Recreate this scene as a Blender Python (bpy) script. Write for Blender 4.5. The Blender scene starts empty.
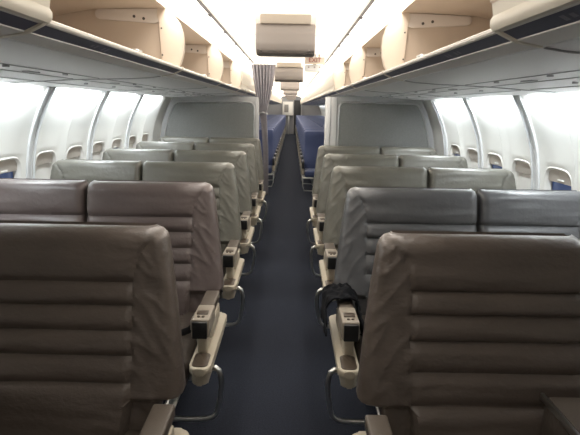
import bpy, bmesh, math, random
from mathutils import Vector, Matrix, noise
random.seed(4)
sc = bpy.context.scene
COL = sc.collection

# ------------------------------------------------------------------ materials
def mat(name, color, rough=.5, metal=0., emit=None, estr=0., bump=0., bscale=60., stretch=(1, 1, 1),
        var=0., vscale=8., sheen=0., spec=.5, coat=0.):
    m = bpy.data.materials.new(name); m.use_nodes = True
    nt = m.node_tree; b = nt.nodes['Principled BSDF']
    b.inputs['Base Color'].default_value = (*color, 1)
    b.inputs['Roughness'].default_value = rough
    b.inputs['Metallic'].default_value = metal
    b.inputs['Specular IOR Level'].default_value = spec
    b.inputs['Sheen Weight'].default_value = sheen
    b.inputs['Coat Weight'].default_value = coat
    if emit:
        b.inputs['Emission Color'].default_value = (*emit, 1)
        b.inputs['Emission Strength'].default_value = estr
    tc = nt.nodes.new('ShaderNodeTexCoord'); mp = nt.nodes.new('ShaderNodeMapping')
    mp.inputs['Scale'].default_value = stretch
    nt.links.new(tc.outputs['Object'], mp.inputs['Vector'])
    if bump:
        n = nt.nodes.new('ShaderNodeTexNoise'); n.inputs['Scale'].default_value = bscale
        n.inputs['Detail'].default_value = 4
        bp = nt.nodes.new('ShaderNodeBump'); bp.inputs['Strength'].default_value = bump
        bp.inputs['Distance'].default_value = .01
        nt.links.new(mp.outputs['Vector'], n.inputs['Vector'])
        nt.links.new(n.outputs['Fac'], bp.inputs['Height'])
        nt.links.new(bp.outputs['Normal'], b.inputs['Normal'])
    if var:
        n = nt.nodes.new('ShaderNodeTexNoise'); n.inputs['Scale'].default_value = vscale
        n.inputs['Detail'].default_value = 5
        r = nt.nodes.new('ShaderNodeValToRGB')
        r.color_ramp.elements[0].position = .3; r.color_ramp.elements[1].position = .7
        r.color_ramp.elements[0].color = (*[c * (1 - var) for c in color], 1)
        r.color_ramp.elements[1].color = (*[min(1, c * (1 + var)) for c in color], 1)
        nt.links.new(mp.outputs['Vector'], n.inputs['Vector'])
        nt.links.new(n.outputs['Fac'], r.inputs['Fac'])
        nt.links.new(r.outputs['Color'], b.inputs['Base Color'])
    return m

M = dict(
    leather=mat('taupe leather', (.108, .086, .073), .36, bump=.25, bscale=38, stretch=(1, 1, 1.6), var=.10, vscale=5),
    leather_dark=mat('dark leather', (.075, .060, .050), .45, bump=.2, bscale=40),
    seam=mat('seam stitching', (.05, .04, .035), .6),
    blue=mat('blue fabric', (.034, .053, .14), .7, bump=.2, bscale=120, sheen=.3),
    beige_plastic=mat('beige plastic', (.52, .46, .36), .42, bump=.05, bscale=200),
    beige_dark=mat('greige plastic', (.30, .26, .21), .42),
    pad=mat('brown armrest pad', (.105, .085, .068), .45, bump=.06, bscale=90),
    tray=mat('brown tray inset', (.075, .055, .04), .3),
    black=mat('black plastic', (.012, .012, .013), .35),
    chrome=mat('brushed aluminium', (.62, .62, .60), .28, 1.),
    carpet=mat('navy carpet', (.027, .031, .044), .95, bump=.6, bscale=300, var=.28, vscale=130, spec=.15),
    wall=mat('wall panel white', (.74, .74, .70), .55, bump=.03, bscale=60),
    wall_trim=mat('wall joint grey', (.60, .61, .61), .5),
    wframe=mat('window frame white', (.70, .69, .65), .5),
    shade=mat('window shade white', (.70, .69, .65), .6),
    shaded_reveal=mat('window reveal in painted shade', (.47, .43, .38), .6),  # beige reveal with its shadow put into the colour
    leather_lit_slate=mat('leather in painted slate light', (.112, .113, .118), .35, bump=.2, bscale=38, var=.08, vscale=5),  # taupe leather again, bluish light of the second right row painted in
    leather_lit_mauve=mat('leather in painted mauve light', (.140, .112, .106), .35, bump=.2, bscale=38, var=.08, vscale=5),  # taupe leather again, pinkish light of the second left row painted in
    leather_lit_sage=mat('leather in painted sage light', (.150, .145, .122), .36, bump=.2, bscale=38, var=.08, vscale=5),  # taupe leather again, brighter greenish light of the farther rows painted in
    ceil_glow=mat('ceiling white with added glow', (.84, .80, .74), .6, emit=(1, .93, .82), estr=.75),  # ceiling is no lamp; glow added to whiten it and light the cabin
    rail=mat('ceiling rail grey', (.16, .15, .15), .5),
    lens=mat('light lens', (.9, .9, .88), .5, emit=(1, .97, .92), estr=1.6),
    wlens=mat('wall light lens', (.9, .9, .9), .5, emit=(.93, .97, 1), estr=4),
    bin_tan=mat('bin interior tan', (.56, .46, .37), .6, bump=.03, bscale=80),
    bin_beige=mat('bin divider beige', (.74, .63, .52), .5),
    bin_door=mat('bin door cream', (.74, .68, .58), .42),
    bin_under=mat('bin underside grey', (.82, .82, .83), .38, spec=.4),
    bin_band=mat('bin band grey', (.78, .75, .72), .45),
    psu=mat('service unit grey', (.42, .42, .43), .5),
    lip=mat('bin lip white', (.82, .77, .70), .4),
    strip=mat('navy label strip', (.066, .072, .125), .4),
    glyph=mat('faded grey marking', (.22, .22, .27), .5),
    arm=mat('hinge arm white', (.66, .59, .53), .5),
    screw=mat('dark screw', (.08, .07, .06), .4),
    fabric_panel=mat('partition fabric', (.225, .23, .222), .85, bump=.25, bscale=160, var=.07, vscale=60),
    frame=mat('partition frame silver', (.55, .55, .54), .35, .6),
    post=mat('partition white post', (.66, .66, .65), .45),
    part_body=mat('partition body grey', (.42, .42, .42), .5),
    monitor=mat('monitor grey', (.36, .32, .295), .5),
    monitor_band=mat('monitor band tan', (.58, .51, .43), .5),
    monitor_house_glow=mat('monitor housing cream with added glow', (.80, .74, .66), .5, emit=(1, .9, .78), estr=.35),  # housing is no lamp; glow added so it blends into the bright ceiling
    curtain=mat('grey curtain', (.25, .235, .255), .85, bump=.2, bscale=90, var=.1, vscale=30),
    sign=mat('sign white', (.50, .43, .36), .6),
    red=mat('sign red', (.22, .045, .035), .6),
    jacket=mat('black cloth', (.0035, .004, .006), .9, bump=.1, bscale=60, spec=.2),
    belt=mat('belt webbing', (.02, .02, .028), .7),
    pane=mat('window pane', (.03, .045, .10), .12, emit=(.10, .15, .32), estr=.28),
    galley=mat('galley white', (.72, .70, .66), .45),
    screen=mat('screen grey', (.22, .21, .20), .3),
    dark_door=mat('dark doorway', (.03, .03, .032), .6),
    rear=mat('rear wall grey', (.30, .30, .31), .7),
    rearshell=mat('seat back shell', (.10, .085, .07), .5),
)

# ------------------------------------------------------------------ mesh helpers
class MB:
    def __init__(s): s.bm = bmesh.new()
    def box(s, x0, x1, y0, y1, z0, z1, r=0., seg=2):
        x0, x1 = min(x0, x1), max(x0, x1); y0, y1 = min(y0, y1), max(y0, y1)
        t = bmesh.new(); bmesh.ops.create_cube(t, size=1)
        for v in t.verts:
            v.co = Vector(((x0 + x1) / 2 + v.co.x * (x1 - x0), (y0 + y1) / 2 + v.co.y * (y1 - y0), (z0 + z1) / 2 + v.co.z * (z1 - z0)))
        if r: bmesh.ops.bevel(t, geom=t.edges[:], offset=r, segments=seg, profile=.5, affect='EDGES')
        return s.add(t)
    def add(s, t):
        me = bpy.data.meshes.new('t'); t.to_mesh(me); t.free(); s.bm.from_mesh(me); bpy.data.meshes.remove(me); return s
    def grid(s, rows, close_u=False, close_v=False):
        vs = [[s.bm.verts.new(p) for p in r] for r in rows]
        nr, nc = len(vs), len(vs[0])
        for i in range(nr if close_v else nr - 1):
            for j in range(nc if close_u else nc - 1):
                a, b = vs[i][j], vs[i][(j + 1) % nc]; c, d = vs[(i + 1) % nr][(j + 1) % nc], vs[(i + 1) % nr][j]
                try: s.bm.faces.new((a, b, c, d))
                except ValueError: pass
        return vs
    def tube(s, pts, r, n=8, closed=False, flat=1.):
        pts = [Vector(p) for p in pts]; rows = []; up = Vector((0, .98, .2))
        for i, p in enumerate(pts):
            a = pts[(i - 1) % len(pts)] if (closed or i) else p
            b = pts[(i + 1) % len(pts)] if (closed or i < len(pts) - 1) else p
            t = (b - a).normalized(); x = t.cross(up)
            if x.length < .05: x = t.cross(Vector((1, 0, 0)))
            x.normalize(); y = t.cross(x).normalized()
            rows.append([p + x * math.cos(2 * math.pi * k / n) * r + y * math.sin(2 * math.pi * k / n) * r * flat for k in range(n)])
        vs = s.grid(rows, close_u=True, close_v=closed)
        if not closed:
            s.bm.faces.new(vs[0]); s.bm.faces.new(vs[-1])
        return s
    def prism_y(s, prof, y0, y1, r=0., seg=2):     # closed (x,z) outline extruded along y
        t = bmesh.new(); a = [t.verts.new((x, y0, z)) for x, z in prof]; b = [t.verts.new((x, y1, z)) for x, z in prof]
        t.faces.new(a); t.faces.new(b[::-1])
        for i in range(len(prof)):
            j = (i + 1) % len(prof); t.faces.new((a[i], b[i], b[j], a[j]))
        if r: bmesh.ops.bevel(t, geom=t.edges[:], offset=r, segments=seg, profile=.5, affect='EDGES')
        return s.add(t)
    def prism_x(s, prof, x0, x1, r=0., seg=2):     # closed (y,z) outline extruded along x
        t = bmesh.new(); a = [t.verts.new((x0, y, z)) for y, z in prof]; b = [t.verts.new((x1, y, z)) for y, z in prof]
        t.faces.new(a); t.faces.new(b[::-1])
        for i in range(len(prof)):
            j = (i + 1) % len(prof); t.faces.new((a[i], b[i], b[j], a[j]))
        if r: bmesh.ops.bevel(t, geom=t.edges[:], offset=r, segments=seg, profile=.5, affect='EDGES')
        return s.add(t)
    def prism_z(s, prof, z0, z1, r=0., seg=2):
        t = bmesh.new(); a = [t.verts.new((x, y, z0)) for x, y in prof]; b = [t.verts.new((x, y, z1)) for x, y in prof]
        t.faces.new(a); t.faces.new(b[::-1])
        for i in range(len(prof)):
            j = (i + 1) % len(prof); t.faces.new((a[i], b[i], b[j], a[j]))
        if r: bmesh.ops.bevel(t, geom=t.edges[:], offset=r, segments=seg, profile=.5, affect='EDGES')
        return s.add(t)
    def cyl(s, c, r, h, axis='Y', n=12):
        t = bmesh.new(); bmesh.ops.create_cone(t, segments=n, radius1=r, radius2=r, depth=h, cap_ends=True)
        R = {'Y': Matrix.Rotation(math.pi / 2, 4, 'X'), 'X': Matrix.Rotation(math.pi / 2, 4, 'Y'), 'Z': Matrix.Identity(4)}[axis]
        bmesh.ops.transform(t, matrix=Matrix.Translation(c) @ R, verts=t.verts); return s.add(t)
    def build(s, name, m, parent=None, smooth=True, weld=True, off=(0, 0, 0)):
        if weld: bmesh.ops.remove_doubles(s.bm, verts=s.bm.verts, dist=1e-5)
        bmesh.ops.recalc_face_normals(s.bm, faces=s.bm.faces)
        if off != (0, 0, 0): bmesh.ops.translate(s.bm, vec=off, verts=s.bm.verts)
        me = bpy.data.meshes.new(name); s.bm.to_mesh(me); s.bm.free()
        me.materials.append(m)
        if smooth:
            for p in me.polygons: p.use_smooth = True
            me.set_sharp_from_angle(angle=math.radians(38))
        o = bpy.data.objects.new(name, me); COL.objects.link(o)
        if parent: o.parent = parent
        return o

def tag(o, label=None, cat=None, group=None, kind=None):
    if label: o['label'] = label
    if cat: o['category'] = cat
    if group: o['group'] = group
    if kind: o['kind'] = kind
    return o
def empty(name, loc):
    o = bpy.data.objects.new(name, None); o.location = loc; o.empty_display_size = .05; COL.objects.link(o); return o
def kids(o): return [c for c in bpy.data.objects if c.parent == o]
def copy_tree(o, parent=None):
    c = o.copy(); COL.objects.link(c); c.parent = parent
    for ch in kids(o): copy_tree(ch, c)
    return c
ORD = ['first', 'second', 'third', 'fourth', 'fifth', 'sixth', 'seventh', 'eighth', 'ninth', 'tenth', 'eleventh', 'twelfth',
       'thirteenth', 'fourteenth', 'fifteenth', 'sixteenth', 'seventeenth', 'eighteenth', 'nineteenth', 'twentieth',
       'twenty-first', 'twenty-second', 'twenty-third', 'twenty-fourth', 'twenty-fifth', 'twenty-sixth']
SIDE = {-1: 'left', 1: 'right'}
def lerp(a, b, t): return a + (b - a) * t
def sstep(t): t = max(0., min(1., t)); return t * t * (3 - 2 * t)
def interp(tab, z):
    if z <= tab[0][0]: return tab[0][1]
    for (a, x), (b, y) in zip(tab, tab[1:]):
        if z <= b: return lerp(x, y, (z - a) / (b - a))
    return tab[-1][1]
def crom(tab, z):           # smooth interpolation of a table
    n = len(tab)
    if z <= tab[0][0]: return tab[0][1]
    if z >= tab[-1][0]: return tab[-1][1]
    for i in range(n - 1):
        if z <= tab[i + 1][0]:
            t = (z - tab[i][0]) / (tab[i + 1][0] - tab[i][0])
            d = lambda k: 0 if False else (tab[min(k + 1, n - 1)][1] - tab[max(k - 1, 0)][1]) / (tab[min(k + 1, n - 1)][0] - tab[max(k - 1, 0)][0])
            h = tab[i + 1][0] - tab[i][0]; m0, m1 = d(i) * h, d(i + 1) * h
            return (2*t**3-3*t*t+1)*tab[i][1] + (t**3-2*t*t+t)*m0 + (-2*t**3+3*t*t)*tab[i+1][1] + (t**3-t*t)*m1

YF, YB = -1.3, 29.0         # cabin ends
BULK = {-1: 6.80, 1: 5.86}
YW, WP = 3.143, .508        # window 0 and window spacing
SEAM0, MOD = 1.26, 1.513    # bin seams

# ------------------------------------------------------------------ shell
WALLTAB = [(0, 1.62), (.15, 1.68), (.5, 1.765), (.85, 1.79), (1.1, 1.775), (1.3, 1.735), (1.5, 1.655), (1.64, 1.575)]
def wx(z): return crom(WALLTAB, z)
def ridge(y):
    ph = ((y - (YW + .5 * WP)) / (2 * WP)) % 1.0       # joint at phase 0, mid ridge at .5
    dj = min(ph, 1 - ph) * 2 * WP; dm = abs(ph - .5) * 2 * WP
    return .020 * math.exp(-(dj / .075) ** 2) + .030 * math.exp(-(dm / .030) ** 2)
def wp(s, y, z, out=0.):
    fade = sstep((z - .3) / .3)
    return Vector((s * (wx(z) - ridge(y) * fade + out), y, z))

m = MB(); m.box(-1.9, 1.9, YF, YB, -.04, 0)
tag(m.build('floor', M['carpet'], smooth=False), kind='structure')
WH, WD = .162, .185; ZC = .985                          # window half width, half height, centre
def rr(a, n=40):            # rounded rectangle point by angle, unit superellipse
    c, s_ = math.cos(a), math.sin(a); e = 4.2
    k = (abs(c) ** e + abs(s_) ** e) ** (-1 / e); return c * k, s_ * k
def rect(a):
    c, s_ = math.cos(a), math.sin(a); k = 1 / max(abs(c), abs(s_)); return c * k, s_ * k
NA = 48; AH = WP / 2; AV = .27
ang = [2 * math.pi * k / NA + math.pi / 4 for k in range(NA)]
for s in (-1, 1):
    m = MB(); last = 7 if s < 0 else 5
    n0 = -4
    cols = sorted(set(round(rect(a)[0] * AH, 5) for a in ang))
    for n in range(n0, last):
        yc = YW + n * WP
        rows = []
        for t in (0, .12, .3, .55, .8, 1):
            row = []
            for a in ang:
                u0, v0 = rr(a); u1, v1 = rect(a)
                row.append(wp(s, yc + lerp(u0 * WH, u1 * AH, t), ZC + lerp(v0 * WD, v1 * AV, t), .008 * (1 - sstep(t * 3))))
            rows.append(row)
        m.grid(rows, close_u=True)
        for z0, z1, k in ((0, ZC - AV, 10), (ZC + AV, 1.655, 12)):
            m.grid([[wp(s, yc + u, lerp(z0, z1, i / k)) for u in cols] for i in range(k + 1)])
    yA, yB = YW + (n0 - .5) * WP, YW + (last - .5) * WP
    for a, b in ((YF, yA), (yB, YB)):
        k = max(2, int((b - a) / .06)) if b < 12 else 220
        m.grid([[wp(s, lerp(a, b, j / k), z) for j in range(k + 1)] for z in [i * 1.655 / 20 for i in range(21)]])
    # blank outer skin so no light comes in
    tag(m.build('wall_' + SIDE[s], M['wall']), kind='structure')
    m = MB(); m.box(s * 1.90, s * 1.93, YF, YB, -.04, 2.3)
    tag(m.build('wall_outer_' + SIDE[s], M['rear'], smooth=False), kind='structure')
    # joints
    for q in range(-2, 3 if s < 0 else 3):
        yj = YW + (.5 + 2 * q) * WP
        if yj > BULK[s] - .05: continue
        m = MB()
        zs = [.05 + i * 1.60 / 40 for i in range(41)]
        for dy0, dy1, o in ((-.050, -.034, .014), (.034, .050, .014)):
            m.grid([[wp(s, yj + dy0, z, .002), wp(s, yj + dy0, z, -o), wp(s, yj + dy1, z, -o), wp(s, yj + dy1, z, .002)] for z in zs])
        m.grid([[wp(s, yj - .036, z, .002), wp(s, yj - .004, z, -.004), wp(s, yj, z, .006), wp(s, yj + .004, z, -.004), wp(s, yj + .036, z, .002)] for z in zs])
        tag(m.build('trim_%d' % (q + 4 + (20 if s > 0 else 0)), M['wall_trim']), kind='structure')
    m = MB(); m.grid([[wp(s, y, z, -.012) for z in (0, .05, .10, .12)] for y in [YF, 0, 2, 4, 5.7, 6.7, 12, YB]])
    tag(m.build('baseboard_' + SIDE[s], M['part_body']), kind='structure')
    # windows
    shades = {-1: {0: .22, 1: 1., 2: .98, 3: 1., 4: .22, 5: 1., 6: .98, -1: 1, -2: .5, -3: 1., -4: 1.},
              1: {0: .20, 1: 1., 2: .20, 3: 1., 4: .20, -1: .6, -2: 1, -3: 1., -4: 1.}}[s]
    for n in range(n0, last):
        yc = YW + n * WP; w = MB()
        def ring(k, o, dz=0): return [wp(s, yc + rr(a)[0] * WH * k, ZC + rr(a)[1] * WD * k, o) for a in ang]
        w.grid([ring(1.07, .004), ring(1.03, -.001), ring(1.0, .002), ring(.94, .022), ring(.90, .040)], close_u=True)
        fr = w.build('window_%d' % (n + 5 + (20 if s > 0 else 0)), M['wframe']); tag(fr, kind='structure')
        p = MB(); pr = ring(.93, .050); p.bm.faces.new([p.bm.verts.new(v) for v in pr])
        p.build('pane', M['pane'], fr)
        h = shades[n]; p = MB()
        zt, zb = ZC + WD * .96, ZC + WD * .96 - 2 * WD * .94 * h
        rows = []
        for i in range(9):
            z = lerp(zt, zb, i / 8); v = abs((z - ZC) / WD / .95); k = max(.02, (1 - min(1, v) ** 4.2)) ** (1 / 4.2)
            rows.append([wp(s, yc - WH * .93 * k, z, .038), wp(s, yc + WH * .93 * k, z, .038)])
        p.grid(rows)
        q_ = MB(); rv = []  # strip standing in for the shadowed upper reveal of the window
        for i in range(6):
            z = lerp(ZC + WD * .99, ZC + WD * .52, i / 5); v = abs((z - ZC) / WD / 1.0); k = max(.02, (1 - min(1, v) ** 4.2)) ** (1 / 4.2)
            rv.append([wp(s, yc - WH * .96 * k, z, .012 + .010 * i / 5), wp(s, yc, z, .010 + .014 * i / 5), wp(s, yc + WH * .96 * k, z, .012 + .010 * i / 5)])
        q_.grid(rv); q_.build('shaded_reveal', M['shaded_reveal'], fr)
        p.box(s * (wx(zb) + .018), s * (wx(zb) + .036), yc - .04, yc + .04, zb, zb + .014, .003)
        p.build('shade', M['shade'], fr)

# ceiling
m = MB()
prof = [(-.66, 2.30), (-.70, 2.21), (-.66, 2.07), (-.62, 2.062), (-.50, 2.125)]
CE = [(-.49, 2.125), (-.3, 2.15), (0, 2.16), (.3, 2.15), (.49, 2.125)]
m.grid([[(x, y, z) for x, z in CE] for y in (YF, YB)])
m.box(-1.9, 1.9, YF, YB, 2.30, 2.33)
tag(m.build('ceiling', M['ceil_glow']), kind='structure')
k = 50
for s in (-1, 1):
    m = MB(); m.box(s * .487, s * .497, YF, YB, 2.108, 2.135)
    for y in [1.9 + i * .757 for i in range(36)]: m.box(s * .478, s * .504, y - .03, y + .03, 2.102, 2.11, .003)
    tag(m.build('trim_%d' % (k), M['rail'], smooth=False), kind='structure'); k += 1
    m = MB(); m.grid([[(s * x, y, z) for x, z in ((.497, 2.123), (.54, 2.108), (.62, 2.06), (.665, 2.046), (.67, 2.3))] for y in (YF, YB)])
    tag(m.build('trim_%d' % (k), M['lens']), kind='structure'); k += 1
m = MB()
for y in (2.10, 2.80, 4.83, 5.6):
    m.box(-.487, .487, y - .003, y + .003, 2.10, 2.16)
# seam lines follow the ceiling curve
m.bm.free(); m = MB()
for y in (2.3, 4.55, 6.6, 8.5, 12, 16, 20, 24):
    m.grid([[(x, y - .006, z - .003) for x, z in CE], [(x, y + .006, z - .003) for x, z in CE]])
tag(m.build('trim_%d' % k, M['monitor_band']), kind='structure')
m = MB(); m.box(-1.9, 1.9, YF - .03, YF, 0, 2.33); tag(m.build('wall_front', M['rear'], smooth=False), kind='structure')
m = MB(); m.box(-1.9, 1.9, YB, YB + .03, 0, 2.33); tag(m.build('wall_back', M['rear'], smooth=False), kind='structure')

# ------------------------------------------------------------------ overhead bins
DIV = [(.562, 1.728), (.545, 1.752), (.530, 1.80), (.525, 1.85), (.529, 1.90), (.545, 1.95), (.575, 1.99), (.615, 2.02), (.66, 2.03)]
UND = [(.600, 1.704), (.655, 1.686)]
UND2 = [(.655, 1.686), (.72, 1.676), (.85, 1.668), (1.0, 1.664), (1.15, 1.658), (1.3, 1.648), (1.45, 1.64), (1.60, 1.634)]
def make_bin(s, length, state, front=True, name='overhead_bin'):
    t = empty(name, (0, 0, 0)); g = .004
    S = lambda pr: [(s * x, z) for x, z in pr]
    m = MB()      # shelf and lip
    m.prism_y(S([(.545, 1.7155), (.541, 1.720), (.541, 1.727), (.548, 1.731), (.60, 1.729), (1.32, 1.729), (1.32, 1.723), (.60, 1.720), (.553, 1.7145)]), g, length - g)
    m.build('shelf', M['lip'], t)
    m = MB()
    m.prism_y(S([(.552, 1.7150), (.590, 1.6975), (.62, 1.712), (.57, 1.726)]), g, length - g)
    st = m.build('label_strip', M['strip'], t, smooth=False)
    rnd = random.Random(int(length * 10) + s)      # faint worn row markings on the strip
    for y0 in ((length * .22, length * .74) if front else ()):
        for q in range(4):
            y = y0 + q * .030 + (.03 if q > 1 else 0); h = rnd.uniform(.35, .7); a, b = .5 - h / 2.6, .5 + h / 2.6
            f = lambda t: (s * (lerp(.552, .590, t) - .0008), lerp(1.7150, 1.6975, t) - .0010)
            (xa, za), (xb, zb) = f(a), f(b)
            m = MB(); m.grid([[(xa, y, za), (xb, y, zb)], [(xa, y + .017, za), (xb, y + .017, zb)]])
            m.build('marking', M['glyph'], st, smooth=False)
    m = MB(); m.prism_y(S([(.588, 1.700), (.590, 1.695), (.596, 1.694), (.650, 1.684), (.66, 1.69), (.655, 1.705), (.61, 1.712)]), g, length - g)
    m.build('lower_band', M['bin_band'], t)
    m = MB(); m.prism_y(S(UND2 + [(1.60, 1.66), (.70, 1.70), (.655, 1.70)]), .003, length - .003)
    m.tube([(s * .656, .003, 1.685), (s * .656, length - .003, 1.685)], .0045)
    m.build('underside', M['bin_under'], t)
    m = MB()     # service unit grooves and knobs
    def zz(x): return interp(UND2, x)
    for x in (.98, 1.12, 1.33):
        a, b = .06, length - .06
        m.box(s * (x - .0025), s * (x + .0025), a, b, zz(x) - .003, zz(x) + .004)
    for y in (length * .3, length * .62):
        m.box(s * 1.06, s * 1.09, y - .05, y + .05, zz(1.07) - .005, zz(1.07) + .003, .002)
        m.cyl((s * 1.0, y + .16, zz(1.0) - .003), .012, .01, 'Z'); m.cyl((s * 1.22, y - .1, zz(1.22) - .003), .012, .01, 'Z')
    m.build('service_unit', M['psu'], t, smooth=False)
    m = MB()     # back and top shell
    m.prism_y(S([(1.30, 1.736), (1.30, 2.0), (1.0, 2.04), (.70, 2.05), (.70, 2.06), (1.02, 2.055), (1.32, 2.01), (1.32, 1.736)]), 0, length)
    m.build('shell', M['bin_tan'], t)
    # partition between bins: wide tan leaf and lighter rounded front leaf
    m = MB(); m.prism_y(S([(.64, 1.728), (.64, 2.035), (1.0, 2.035), (1.29, 2.0), (1.29, 1.728)]), length - .014, length - .002)
    pt = m.build('partition', M['bin_tan'], t, smooth=False)
    m = MB(); m.prism_y(S(DIV + [(.665, 1.99), (.655, 1.955), (.650, 1.94), (.650, 1.728)]), length - .034, length - .002, .004)
    fl = m.build('front_leaf', M['bin_beige'], pt)
    for z in (1.925, 1.79):
        m = MB(); m.cyl((s * .642, length - .0355, z), .0045, .004); m.build('screw', M['screw'], fl)
    if state == 'open':
        m = MB(); m.prism_y(S([(.615, 2.025), (.63, 2.045), (.80, 2.045), (1.02, 2.03), (1.22, 1.985), (1.22, 1.975), (1.0, 2.015), (.8, 2.022)]), g, length - .024)
        m.build('door', M['bin_tan'], t)
        m = MB(); m.prism_y(S([(.655, 2.022), (.655, 1.958), (.68, 1.950), (.975, 1.968), (.99, 1.978), (.992, 2.0), (.985, 2.010), (.97, 2.016)]), length - .030, length - .012, .003)
        ar = m.build('hinge_arm', M['arm'], t)
        for x, z in ((.735, 1.972), (.785, 1.982)):
            m = MB(); m.cyl((s * x, length - .0305, z), .0075, .004); m.build('screw', M['screw'], ar)
        m = MB(); m.box(s * .545, s * .57, length * .5 - .03, length * .5 + .03, 1.728, 1.740, .003)
        m.build('latch', M['chrome'], t)
    else:
        d = [(x - .012, z) for x, z in DIV]
        outer = [(.556, 1.722), (.545, 1.716), (.535, 1.718), (.528, 1.728), (.527, 1.742), (.533, 1.752), (.524, 1.80), (.514, 1.85), (.516, 1.90), (.533, 1.955), (.565, 2.0), (.615, 2.035), (.655, 2.045)]
        m = MB(); m.prism_y(S(outer + [(.655, 2.02), (.59, 1.97), (.56, 1.9), (.56, 1.76), (.575, 1.745)]), g, length - .003)
        dr = m.build('door', M['bin_door'], t)
        m = MB(); m.tube([(s * .527, g, 1.785), (s * .527, length - .004, 1.785)], .005)
        m.build('groove_bead', M['bin_beige'], dr)
        m = MB(); m.box(s * .522, s * .54, length * .5 - .06, length * .5 + .06, 1.722, 1.740, .004)
        m.build('latch', M['chrome'], dr)
    # joint clip at the module end
    m = MB(); m.prism_y(S([(.536, 1.722), (.548, 1.711), (.590, 1.692), (.60, 1.690), (.66, 1.680), (.66, 1.69), (.60, 1.72), (.56, 1.733), (.538, 1.733)]), length - .022, length - .002, .002)
    m.build('joint_clip', M['bin_door'], t)
    m = MB(); m.tube([(s * x, length - .004, interp(UND2, x) - .001) for x in [.665 + i * .06 for i in range(16)]], .004, 6)
    m.build('joint_seam', M['psu'], t)
    return t
cnt = {}
for s in (-1, 1):
    SD = SIDE[s]
    b = make_bin(s, MOD, 'closed'); b.location = (0, SEAM0 - MOD, 0)
    tag(b, 'closed cream overhead bin nearest the camera on the %s side' % SD, 'luggage bin', 'overhead bins in the front cabin')
    b = make_bin(s, MOD, 'open'); b.location = (0, SEAM0, 0)
    tag(b, 'open empty overhead bin next to the closed cream one on the %s' % SD, 'luggage bin', 'overhead bins in the front cabin')
    for q, nm in ((1, 'second'), (2, 'third')):
        c = copy_tree(b); c.location = (0, SEAM0 + q * MOD, 0)
        tag(c, '%s open overhead bin along the %s wall, counting from the camera' % (nm, SD))
    yb = SEAM0 + 3 * MOD
    if s < 0:
        sh = make_bin(s, 6.85 - yb, 'closed'); sh.location = (0, yb, 0)
        tag(sh, 'short closed overhead bin above the left partition and curtain', 'luggage bin', 'overhead bins in the front cabin')
        yb = 6.85
    b = make_bin(s, MOD, 'closed', False); n = int((YB - yb) / MOD)
    for q in range(n):
        c = b if q == 0 else copy_tree(b); c.location = (0, yb + q * MOD, 0)
        tag(c, 'closed overhead bin in the rear cabin, %s along the %s side behind the partition' % (ORD[q], SD), 'luggage bin', 'overhead bins in the rear cabin')

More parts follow.
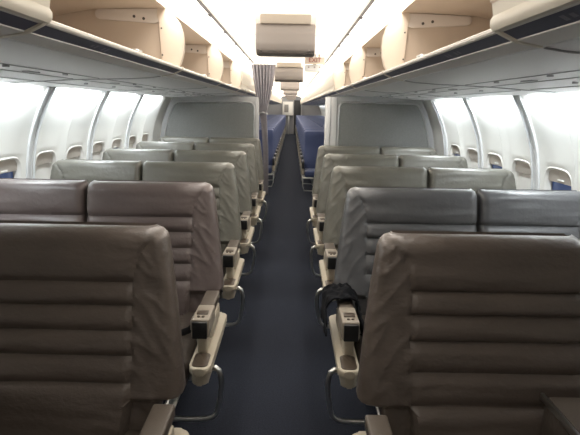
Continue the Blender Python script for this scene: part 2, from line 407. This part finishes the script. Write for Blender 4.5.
# ------------------------------------------------------------------ first class double seats
ZT = 1.135
ROLLS = [.575, .680, .785, .880, .965]
GAPX = {-1: .012, 1: .037}
def backrest_mesh(s, outer):
    """front heightfield; unit origin at |X|=1.0. outer=False: aisle seat, True: window seat (wing on the other side)"""
    xa_top, xa_bot, xg = -.640, -.712, -.006 + (-1 if outer else 1) * GAPX[s]         # wing edge top / bottom, gap edge (relative to unit centre)
    ZT = {-1: 1.131, 1: 1.121}[s]; ROLLS = {-1: [.640, .732, .813, .893, .967], 1: [.585, .695, .793, .877, .951]}[s]
    Z0 = .44; nu, nz = 64, 120; rc, rf = .040, .038
    rows, edge = [], []
    def lean(z): return -(ZT - z) * .20
    sgn = (1 if not outer else -1) * s
    zs = [Z0 + (ZT - Z0) * (i / nz) for i in range(nz + 1)]
    zs = [lerp(z, ZT - (ZT - z) ** 1.0, 0) for z in zs]
    for z in zs:
        t = (ZT - z) / .55
        xe = lerp(xa_top, xa_bot, min(1, t) ** .75) if t < 1 else xa_bot + (t - 1) * .10
        d = ZT - z
        zb_ = .600 if s < 0 else .590
        hem = sstep((zb_ - z) / .035)
        xe += .075 * hem
        c1 = rc * (1 - math.sqrt(max(0, 1 - max(0, (rc - d) / rc) ** 2)))
        x0, x1 = xe + c1 * .9, xg - c1 * .35
        row = []
        for j in range(nu + 1):
            u = j / nu; u = u - .035 * math.sin(2 * math.pi * u) / (1)      # a little denser at the edges
            x = lerp(x0, x1, u)
            seam = crom([(0.44, -.52), (.6, -.537), (.8, -.545), (.97, -.549), (1.05, -.568), (1.10, -.600), (1.14, -.632)], z)
            y = 0.
            wing = sstep((seam - x) / .02 + .5)
            # quilted rolls
            roll = 0.
            for a, b in zip(ROLLS, ROLLS[1:]):
                if a <= z <= b:
                    q = 2 * (z - a) / (b - a) - 1; roll = .017 * (1 - abs(q) ** 2.6) + .004 * (-q)
            if z > ROLLS[-1]:
                q = (z - ROLLS[-1]); roll = .020 * (1 - math.exp(-q / .018)) * (1 - .25 * sstep(q / .17))
            if z < ROLLS[0]:
                q = (ROLLS[0] - z); roll = .030 * (1 - math.exp(-q / .014))
            crease = .007 * math.exp(-((x - seam) / .006) ** 2)
            body = roll
            p1 = Vector((x * 13 + z * 7, z * 2.5 - x * 3, (7.3 if outer else 2.1) + s))
            wr = noise.noise(p1) ; wr2 = noise.noise(Vector((x * 20 - z * 15, z * 4 + x * 5, 4.7 + s)))
            wv = .012 + .008 * (wr) + .0055 * (1 - abs(wr2)) ** 6
            soft = .0035 * noise.noise(Vector((x * 5, z * 26, 3.3 + s + outer)))
            soft += .0030 * (1 - abs(noise.noise(Vector((x * 9 + z * 14, z * 20 - x * 6, 1.1 + outer * 3 + s)))) * 2) * math.exp(-abs(x - seam) / .09)
            y = -(lerp(body + soft, wv, wing) - crease)
            # rounded borders
            for dd in (x - x0, x1 - x):
                if dd < rf: y += rf * (1 - math.sqrt(max(0, 1 - ((rf - dd) / rf) ** 2)))
            if d < rf: y += rf * (1 - math.sqrt(max(0, 1 - ((rf - d) / rf) ** 2)))
            y = min(y, rf + .012) + .035 * hem * wing
            row.append(Vector((sgn * x, y + lean(z), z)))
        rows.append(row)
    m = MB(); V = m.grid(rows)
    back = [[Vector((p.x, .115 + lean(p.z) * .9, p.z)) for p in (r[0], r[nu // 3], r[2 * nu // 3], r[-1])] for r in rows[::6]]
    # band: borders to back
    bd = .105
    L = [r[0] for r in rows]; R = [r[-1] for r in rows]
    for e in (L, R):
        cx = sgn * -.34
        def mid(p, k): return Vector((p.x + (cx - p.x) * .0, p.y, p.z))
        m.grid([[p for p in e], [Vector((p.x, p.y * .5 + (bd + lean(p.z)) * .5, p.z)) for p in e], [Vector((p.x + math.copysign(.012, cx - p.x), bd + lean(p.z) - .004, p.z - .006 * (p.z > ZT - .02))) for p in e]])
    T = rows[-1]
    m.grid([T, [Vector((p.x, p.y + .03, p.z + .003)) for p in T], [Vector((p.x, bd - .01, p.z - .012)) for p in T]])
    m.grid([[Vector((r[0].x + math.copysign(.012, cx - r[0].x), bd + lean(r[0].z) - .004, r[0].z)), Vector((r[-1].x + math.copysign(.012, cx - r[-1].x), bd + lean(r[0].z) - .004, r[0].z))] for r in rows[::8]])
    return m
def rounded_rect(x0, x1, y0, y1, r, n=5, tip=None):
    pts = []
    for cx, cy, a0 in ((x1 - r, y1 - r, 0), (x0 + r, y1 - r, 90), (x0 + r, y0 + r, 180), (x1 - r, y0 + r, 270)):
        for k in range(n + 1):
            a = math.radians(a0 + 90 * k / n); pts.append((cx + r * math.cos(a), cy + r * math.sin(a)))
    return pts
def make_double_seat(s):
    t = empty('double_seat', (0, 0, 0))
    X = lambda x: s * (x - 1.0)
    for outer in (False, True):
        bk = backrest_mesh(s, outer).build('backrest', M['leather'], t)
        f = (lambda x: X(x)) if not outer else (lambda x: X(2.0 - x))
        sh = MB(); sh.prism_x([(.095, 1.10), (.118, 1.10), (.03, .50), (-.01, .42), (-.05, .42)], f(.40), f(.965), .006)
        sh.build('back_shell', M['rearshell'], bk)
        mm = MB(); mm.box(f(.37), f(.835), -.62, -.09, .36, .475, .035, 4)
        mm.box(f(.38), f(.825), -.60, -.09, .33, .40, .02, 2)
        cu = mm.build('seat_cushion', M['leather_dark'], t)
        bl = MB()
        bl.tube([(f(.385), -.16, .49), (f(.380), -.26, .51), (f(.388), -.33, .525), (f(.41), -.38, .50), (f(.47), -.40, .482), (f(.58), -.36, .482)], .018, 6, flat=.2)
        bl = bl.build('seat_belt', M['belt'], t)
        bu = MB(); bu.box(f(.376), f(.402), -.40, -.34, .505, .555, .006)
        bu.build('buckle', M['chrome'], bl)
    # aisle armrest
    a = MB()
    a.box(X(.291), X(.360), -.375, -.19 if s < 0 else -.225, .585, .628, .008, 3)
    a.build('armrest_pad', M['pad'], t)
    a = MB(); a.prism_x([(-.565, .555), (-.555, .634), (-.375, .628), (-.375, .56), (-.54, .545)], X(.287), X(.363), .007, 3)
    cb = a.build('control_box', M['beige_dark'], t)
    a = MB(); a.box(X(.294), X(.358), -.571, -.55, .550, .626, .004)
    a.build('front_face', M['black'], cb)
    a = MB(); a.box(X(.30), X(.35), -.50, -.46, .632, .637, .002)
    for q in (.316, .336): a.cyl((X(q), -.525, .634), .0065, .006, 'Z')
    a.build('button', M['tray'], cb)
    a = MB(); e_ = -.20 if s < 0 else -.235
    a.prism_x([(-.53, .47), (-.545, .56), (-.36, .60), (e_, .60), (e_ + .03, .40), (-.50, .41)], X(.300), X(.345), .012, 3)
    a.prism_x([(-.46, .50), (-.45, .552), (e_ - .02, .575), (e_ - .01, .50)], X(.290), X(.305), .005, 2)
    sp = a.build('side_panel', M['beige_plastic'], t)
    a = MB(); pr = rounded_rect(X(.268) if s > 0 else X(.360), X(.360) if s > 0 else X(.268), -.665, -.08, .034)
    a.prism_z(pr, .428, .462, .010, 3)
    lw = [(x * 1.0, y) for x, y in rounded_rect(X(.285) if s > 0 else X(.354), X(.354) if s > 0 else X(.285), -.635, -.10, .026)]
    a.prism_z(lw, .365, .43, .010, 2)
    rim = a.build('side_tray', M['beige_plastic'], t)
    a = MB(); a.prism_z(rounded_rect(X(.282) if s > 0 else X(.349), X(.349) if s > 0 else X(.282), -.648, -.53, .02), .458, .466, .003)
    a.build('tray_inset', M['tray'], rim)
    # centre console
    a = MB(); a.box(X(.865), X(1.135), -.60, -.16, .36, .655, .012)
    cc = a.build('centre_console', M['leather_dark'], t)
    a = MB(); a.box(X(.870), X(1.130), -.59, -.17, .650, .662, .004)
    a.build('console_top', M['pad'], cc)
    a = MB()
    for q in (.862, 1.138): a.box(X(q - .006), X(q + .006), -.605, -.15, .640, .664, .003)
    a.box(X(.862), X(1.138), -.608, -.600, .640, .664, .003)
    a.build('metal_edge', M['chrome'], cc)
    # window side armrest
    a = MB(); a.box(X(1.650), X(1.70), -.56, -.14, .40, .625, .012, 3)
    a.build('window_armrest', M['beige_dark'], t)
    # frame, legs and baggage bar
    a = MB()
    for y in (-.52, -.16): a.tube([(X(.34), y, .345), (X(1.66), y, .345)], .020)
    a.build('seat_frame', M['chrome'], t)
    for q in (.55, 1.40):
        a = MB(); a.box(X(q - .02), X(q + .02), -.56, -.12, .31, .335, .006)
        a.tube([(X(q), -.50, .32), (X(q), -.47, .16), (X(q), -.46, .012)], .018)
        a.tube([(X(q), -.18, .32), (X(q), -.06, .14), (X(q), -.02, .012)], .018)
        a.tube([(X(q), -.49, .06), (X(q), -.03, .05)], .012)
        a.box(X(q - .03), X(q + .03), -.49, .0, .0, .014, .004)
        a.build('leg', M['chrome'], t)
    a = MB(); pts = [(.335, -.52, .40), (.285, -.56, .408), (.258, -.575, .42), (.243, -.58, .41), (.234, -.582, .38), (.232, -.583, .34), (.238, -.583, .28), (.247, -.583, .23), (.257, -.583, .20),
                     (.275, -.583, .182), (.30, -.583, .174), (.36, -.583, .170), (.70, -.58, .170), (1.3, -.58, .17), (1.58, -.58, .17), (1.63, -.58, .19), (1.64, -.58, .36)]
    a.tube([(X(x), y, z) for x, y, z in pts], .012, 10)
    a.build('baggage_bar', M['chrome'], t)
    return t
ROW0, PITCH = 1.545, .965
for s, n in ((-1, 6), (1, 5)):
    proto = make_double_seat(s)
    for i in range(n):
        o = proto if i == 0 else copy_tree(proto)
        o.location = (s * 1.0, ROW0 + i * PITCH, 0)
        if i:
            lm = (M['leather_lit_slate'] if s > 0 else M['leather_lit_mauve']) if i == 1 else M['leather_lit_sage']  # one leather throughout; each row's light is painted into the backrest colour
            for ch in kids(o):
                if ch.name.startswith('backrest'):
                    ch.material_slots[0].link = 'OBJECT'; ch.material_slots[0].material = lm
        where = 'nearest the camera' if i == 0 else ('%s row from the camera' % ORD[i]) if i < n - 1 else 'last row, in front of the partition'
        if i == 1 and s > 0: where = 'second row, black jacket over its armrest'
        tag(o, 'ribbed leather double seat %s of the aisle, %s' % (SIDE[s], where), 'airplane seat', 'taupe leather double seats in the front cabin')

# ------------------------------------------------------------------ black jacket on the right armrest of the second row
m = MB()
cs = [(.222, .535), (.228, .585), (.240, .628), (.264, .652), (.295, .660), (.325, .662), (.355, .655), (.385, .625), (.392, .575), (.40, .53), (.405, .49)]
def spl(tab, t):
    return Vector((crom([(i, p[0]) for i, p in enumerate(tab)], t), 0, crom([(i, p[1]) for i, p in enumerate(tab)], t)))
rows = []
for i in range(29):
    v = i / 28; row = []
    for j in range(61):
        u = j / 60 * (len(cs) - 1); p = spl(cs, u)
        up = sstep((.35 - v) / .35)
        yy = lerp(2.16, 2.36, v)
        k = sstep((u - 6.5) / 2.5)
        yy = lerp(yy, lerp(1.95, 2.28, v), k)
        k2 = sstep((1.6 - u) / 1.6); yy = lerp(yy, lerp(2.02, 2.30, v), k2)
        p.z -= .0 * up * (1 - k) * (u > 1) * sstep(u / 2) * .9
        nz = noise.noise(Vector((p.x * 22, yy * 16, p.z * 20)))
        nz2 = abs(noise.noise(Vector((p.x * 30 + 9, yy * 30, p.z * 10))))
        d = .010 * nz + .020 * (.4 - nz2)
        c = Vector((.325, 0, .56)); dr = (Vector((p.x, 0, p.z)) - c).normalized()
        row.append(Vector((p.x, yy, p.z)) + dr * d)
    rows.append(row)
m.grid(rows)
o = m.build('jacket', M['jacket'])
md = o.modifiers.new('thick', 'SOLIDIFY'); md.thickness = .008; md.offset = 1
tag(o, 'crumpled black jacket draped over the aisle armrest, second row right', 'jacket')

# ------------------------------------------------------------------ economy triple seats
def soft_back(s, x0, x1):
    nu, nz, r = 18, 30, .05; z0, z1 = .42, 1.13; r = .06; rows = []
    for i in range(nz + 1):
        z = lerp(z0, z1, i / nz); d = z1 - z; c = r * (1 - math.sqrt(max(0, 1 - max(0, (r - d) / r) ** 2)))
        row = []
        for j in range(nu + 1):
            x = lerp(x0 + c * .6, x1 - c * .6, j / nu); y = -.012 * math.sin(max(0, min(1, (z - .45) / .6)) * math.pi * 2.2) * 1.0
            for dd in (x - x0 - c * .6, x1 - c * .6 - x):
                if dd < .03: y += .03 * (1 - math.sqrt(max(0, 1 - ((.03 - dd) / .03) ** 2)))
            if d < .03: y += .03 * (1 - math.sqrt(max(0, 1 - ((.03 - d) / .03) ** 2)))
            row.append(Vector((s * x, y - d * .18, z)))
        rows.append(row)
    m = MB(); m.grid(rows)
    B = lambda p: Vector((p.x, .09 - (z1 - p.z) * .18, p.z))
    for e in ([r_[0] for r_ in rows], [r_[-1] for r_ in rows], rows[-1]): m.grid([e, [B(p) for p in e]])
    m.grid([[B(r_[0]), B(r_[-1])] for r_ in rows[::5]])
    return m
def make_triple_seat(s):
    t = empty('triple_seat', (0, 0, 0)); X = lambda x: s * (x - 1.0)
    for q in range(3):
        x0 = .275 + q * .475
        b = soft_back(s, x0 - 1, x0 + .455 - 1).build('backrest', M['blue'], t)
        m = MB(); m.box(X(x0 + .02), X(x0 + .435), -.52, -.08, .35, .46, .03, 3); m.build('seat_cushion', M['blue'], t)
    m = MB(); m.box(X(.238), X(.285), -.50, -.16, .59, .625, .01); m.build('armrest_pad', M['black'], t)
    m = MB(); m.prism_x([(-.515, .60), (-.50, .40), (-.10, .36), (-.10, .60)], X(.242), X(.281), .008); m.build('side_panel', M['beige_plastic'], t)
    m = MB(); m.box(X(.240), X(.283), -.53, -.50, .50, .615, .006); m.build('armrest_front', M['black'], t)
    for q in (.74, 1.215):
        m = MB(); m.box(X(q - .018), X(q + .018), -.46, -.12, .59, .625, .01); m.build('armrest', M['black'], t)
    m = MB(); m.tube([(X(.27), -.16, .33), (X(1.6), -.16, .33)], .02); m.tube([(X(.27), -.44, .33), (X(1.6), -.44, .33)], .02)
    m.build('seat_frame', M['chrome'], t)
    for q in (.5, 1.4):
        m = MB(); m.tube([(X(q), -.44, .33), (X(q), -.43, .01)], .016); m.tube([(X(q), -.16, .33), (X(q), -.02, .01)], .016); m.tube([(X(q), -.43, .03), (X(q), -.02, .03)], .012)
        m.build('leg', M['chrome'], t)
    m = MB(); m.tube([(X(.26), -.42, .37), (X(.262), -.50, .30), (X(.262), -.52, .2), (X(.29), -.52, .12), (X(.6), -.52, .11), (X(1.58), -.52, .11), (X(1.6), -.5, .32)], .010)
    m.build('baggage_bar', M['chrome'], t)
    return t
for s, y0 in ((-1, 9.35), (1, 8.95)):
    proto = make_triple_seat(s)
    n = int((28.0 - y0) / .80)
    for i in range(n):
        o = proto if i == 0 else copy_tree(proto); o.location = (s * 1.0, y0 + i * .80, 0)
        tag(o, 'navy blue fabric triple seat %s of the aisle, %s row of the rear cabin' % (SIDE[s], ORD[i]), 'airplane seat', 'blue triple seats in the rear cabin')

# ------------------------------------------------------------------ partitions
def partition(s):
    y = BULK[s]; xi = .455 if s > 0 else .40; t = empty('cabin_partition', (s * 1.1, y, 0))
    P = lambda x: s * x - s * 1.1
    out = [(xi, 0.), (xi, 1.655)] + [(x, interp(UND2, x) - .004) for x in (.75, 1.0, 1.3, 1.56)] + [(wx(z) - .022, z) for z in (1.5, 1.3, 1.1, .85, .5, .25, .03)]
    m = MB(); m.prism_y([(P(x), z) for x, z in out], 0, .05, .004); m.build('body', M['part_body'], t)
    # fabric panel outline with rounded corners
    pi = .60 if s > 0 else .455
    top = 1.600 if s > 0 else 1.585
    r = .07; o = [(pi, .25)]
    for k in range(7):
        a = math.pi - k / 6 * math.pi / 2; o.append((pi + r + r * math.cos(a), top - r + r * math.sin(a)))
    o += [(1.46, top - .005), (1.50, top - .012), (1.535, top - .04), (1.565, top - .09), (1.61, 1.40), (1.655, 1.25), (1.69, 1.10), (1.70, .85), (1.69, .5), (1.66, .25)]
    m = MB(); m.prism_y([(P(x), z) for x, z in o], -.012, .0); m.build('fabric_panel', M['fabric_panel'], t, smooth=False)
    m = MB(); m.tube([(P(x), -.012, z) for x, z in o], .012, 8, closed=True); m.build('panel_frame', M['frame'], t)
    m = MB()
    if s > 0: m.box(P(.445), P(.50), -.035, .07, 0, 1.655, .006); m.box(P(.51), P(.575), -.015, .0, 0, 1.65, .004)
    else: m.box(P(.395), P(.445), -.03, .07, 0, 1.64, .006)
    m.build('edge_post', M['post'] if s > 0 else M['part_body'], t)
    tag(t, 'grey fabric cabin partition with silver frame behind the last %s seats' % ('right' if s > 0 else 'left'), 'partition', 'partitions at the end of the front cabin')
partition(-1); partition(1)

# curtain, tied, at the left of the aisle
m = MB(); rows = []
zt = [(0.30, -.300, .032), (.9, -.308, .036), (1.35, -.335, .042), (1.44, -.350, .048), (1.52, -.345, .062), (1.7, -.342, .105), (1.9, -.342, .140), (2.09, -.345, .165)]
for i in range(60):
    z = lerp(.30, 2.09, i / 59); c = crom([(a, b) for a, b, _ in zt], z); w = crom([(a, b) for a, _, b in zt], z); row = []
    for j in range(97):
        u = j / 96; amp = .022 * (.6 + .4 * math.sin(z * 3 + u * 5))
        row.append((c + w * (2 * u - 1), 6.93 + amp * math.sin(u * math.pi * 2 * 7 + .5 * math.sin(z * 4)), z))
    rows.append(row)
m.grid(rows); cu = m.build('curtain', M['curtain']); md = cu.modifiers.new('t', 'SOLIDIFY'); md.thickness = .004
tag(cu, 'grey pleated curtain gathered and tied at the left of the aisle', 'curtain')
m = MB(); m.tube([(-.41, 6.93, 1.44), (-.35, 6.895, 1.45), (-.29, 6.93, 1.44), (-.35, 6.965, 1.435)], .012, 8, closed=True); m.build('curtain_tie', M['part_body'], cu)
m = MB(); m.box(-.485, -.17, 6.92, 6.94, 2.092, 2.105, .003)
tag(m.build('curtain_rail', M['ceil_glow']), 'short curtain rail on the ceiling above the tied curtain', 'curtain rail')  # rail shares the ceiling's added glow

# ------------------------------------------------------------------ ceiling monitors
def monitor():
    t = empty('ceiling_monitor', (0, 0, 0))
    m = MB(); m.prism_x([(.02, -.03), (.02, 0), (.55, .0), (.55, -.03), (.45, -.07), (.06, -.07)], -.215, .215, .01, 3); m.build('housing', M['monitor_house_glow'], t)
    m = MB()
    pr = [(.045, -.052), (.022, -.075), (.008, -.12), (.008, -.19), (.022, -.232), (.055, -.250), (.12, -.256), (.30, -.25), (.38, -.20), (.40, -.052)]
    m.prism_x(pr, -.207, .207, .012, 4); b = m.build('body', M['monitor'], t)
    m = MB(); m.box(-.175, .175, .012, .06, -.058, .004, .004); m.build('upper_band', M['monitor_band'], t)
    m = MB(); m.box(-.185, .185, .045, .055, -.2525, -.244, .002)
    for x in (-.17, .17): m.cyl((x, .035, -.237), .008, .01, 'Z')
    m.build('lower_seam', M['screw'], b)
    return t
p = monitor()
for i in range(7):
    o = p if i == 0 else copy_tree(p); o.location = (0.0, 3.56 + i * 3.75, 2.148)
    tag(o, 'grey boxy video monitor hanging from the ceiling over the aisle, %s from the camera' % ORD[i], 'monitor', 'monitors hanging along the ceiling')

# exit sign
def text(body, size, m, parent, loc, ext=.002, name='lettering'):
    c = bpy.data.curves.new('t', 'FONT'); c.body = body; c.size = size; c.extrude = ext; c.align_x = 'CENTER'; c.align_y = 'CENTER'
    o = bpy.data.objects.new('t', c); COL.objects.link(o); bpy.context.view_layer.update()
    me = bpy.data.meshes.new_from_object(o.evaluated_get(bpy.context.evaluated_depsgraph_get())); bpy.data.objects.remove(o)
    me.materials.clear(); me.materials.append(m)
    r = bpy.data.objects.new(name, me); COL.objects.link(r); r.parent = parent; r.location = loc; r.rotation_euler = (math.pi / 2, 0, 0); return r
t = empty('exit_sign', (.312, 6.0, 2.072))
m = MB(); m.box(-.115, .115, 0, .04, -.034, .034, .004); m.box(-.06, -.04, .015, .03, .03, .075); m.box(.04, .06, .015, .03, .03, .07); m.build('sign_plate', M['sign'], t)
m = MB(); m.box(-.12, .12, -.003, .006, -.044, -.034, .001); m.build('sign_border', M['monitor_band'], t)
text('EXIT', .072, M['red'], t, (0, -.003, 0))
m = MB(); m.box(-.115, .115, .045, .08, -.125, -.048, .006); m.box(-.02, .02, .045, .06, -.055, .076); hs = m.build('lamp_housing', M['post'], t)
for q in (-.07, 0, .06):
    m = MB(); m.cyl((q, .043, -.075), .010, .008); m.build('lamp', M['monitor'], hs)
tag(t, 'small ceiling sign reading EXIT in red letters with three lamps below', 'sign')

# rear galley
t = empty('galley_cabinet', (-.185, 28.9, 0))
m = MB(); m.box(-.30, .30, -.25, .08, 1.08, 1.84, .02); m.build('cabinet', M['galley'], t)
m = MB(); m.box(-.20, .04, -.262, -.25, 1.25, 1.68, .005); m.build('screen', M['screen'], t)
m = MB(); m.box(.02, .10, -.1, .08, 0, 1.08, .005); m.build('support_post', M['frame'], t)
tag(t, 'white galley cabinet with grey panel at the far end of the aisle', 'cabinet')
t = empty('rear_doorway', (.37, 28.9, 0))
m = MB(); m.box(-.20, .20, .02, .09, 0, 1.93, .01); m.build('doorway', M['dark_door'], t)
m = MB(); m.box(.20, .26, -.02, .09, 0, 1.97, .01); m.box(-.24, -.20, -.02, .09, 0, 1.97, .01); m.build('door_frame', M['part_body'], t)
tag(t, 'dark doorway beside the galley cabinet at the far end', 'doorway')

# ------------------------------------------------------------------ lights
def area(name, loc, rot, sx, sy, power, color, spread=math.pi):
    l = bpy.data.lights.new(name, 'AREA'); l.shape = 'RECTANGLE'; l.size = sx; l.size_y = sy; l.energy = power; l.color = color; l.spread = spread
    o = bpy.data.objects.new(name, l); o.location = loc; o.rotation_euler = rot; COL.objects.link(o); return o
warm, cool = (1, .93, .84), (.90, .96, 1)
LP = dict(cove=16, eco=85, wall=6, ecow=26)
for s in (-1, 1):
    area('cove_light', (s * .57, 4.1, 2.07), (0, s * math.radians(28), 0), .10, 5.4, LP['cove'], warm)
    area('cove_light', (s * .57, 17.6, 2.07), (0, s * math.radians(28), 0), .10, 21, LP['eco'], warm)
    for q in range(-2, 3):
        yc = YW + (1.5 + 2 * q - 1) * WP + WP        # middle of each two-window panel
        yc = YW + (.5 + 2 * q) * WP + WP
        if yc + .3 > BULK[s]: continue
        if yc < .6: continue
        area('wall_light', (s * 1.535, yc, 1.622), (0, s * math.radians(-28), 0), .05, .74, LP['wall'], cool)
    area('wall_light', (s * 1.53, 18, 1.62), (0, s * math.radians(-30), 0), .05, 20, LP['ecow'], cool)
w = bpy.data.worlds.new('World'); sc.world = w; w.use_nodes = True
w.node_tree.nodes['Background'].inputs['Color'].default_value = (.10, .14, .25, 1)
w.node_tree.nodes['Background'].inputs['Strength'].default_value = .5

# ------------------------------------------------------------------ camera
P, R_ = .2212, -.0182
right, up, fw = Vector((1, 0, 0)), Vector((0, math.sin(P), math.cos(P))), Vector((0, math.cos(P), -math.sin(P)))
c, s_ = math.cos(R_), math.sin(R_)
cx, cy = right * c - up * s_, right * s_ + up * c
Mx = Matrix((cx, cy, -fw)).transposed().to_4x4(); Mx.translation = (.054, 0, 1.53)
cam = bpy.data.cameras.new('Camera'); co = bpy.data.objects.new('Camera', cam); COL.objects.link(co)
co.matrix_world = Mx; cam.sensor_width = 36; cam.sensor_fit = 'HORIZONTAL'; cam.lens = 490 / 580 * 36
cam.clip_start = .02; cam.clip_end = 100
sc.camera = co
sc.view_settings.view_transform = 'Standard'; sc.view_settings.look = 'None'
sc.view_settings.exposure = 0.35; sc.view_settings.gamma = 1.0
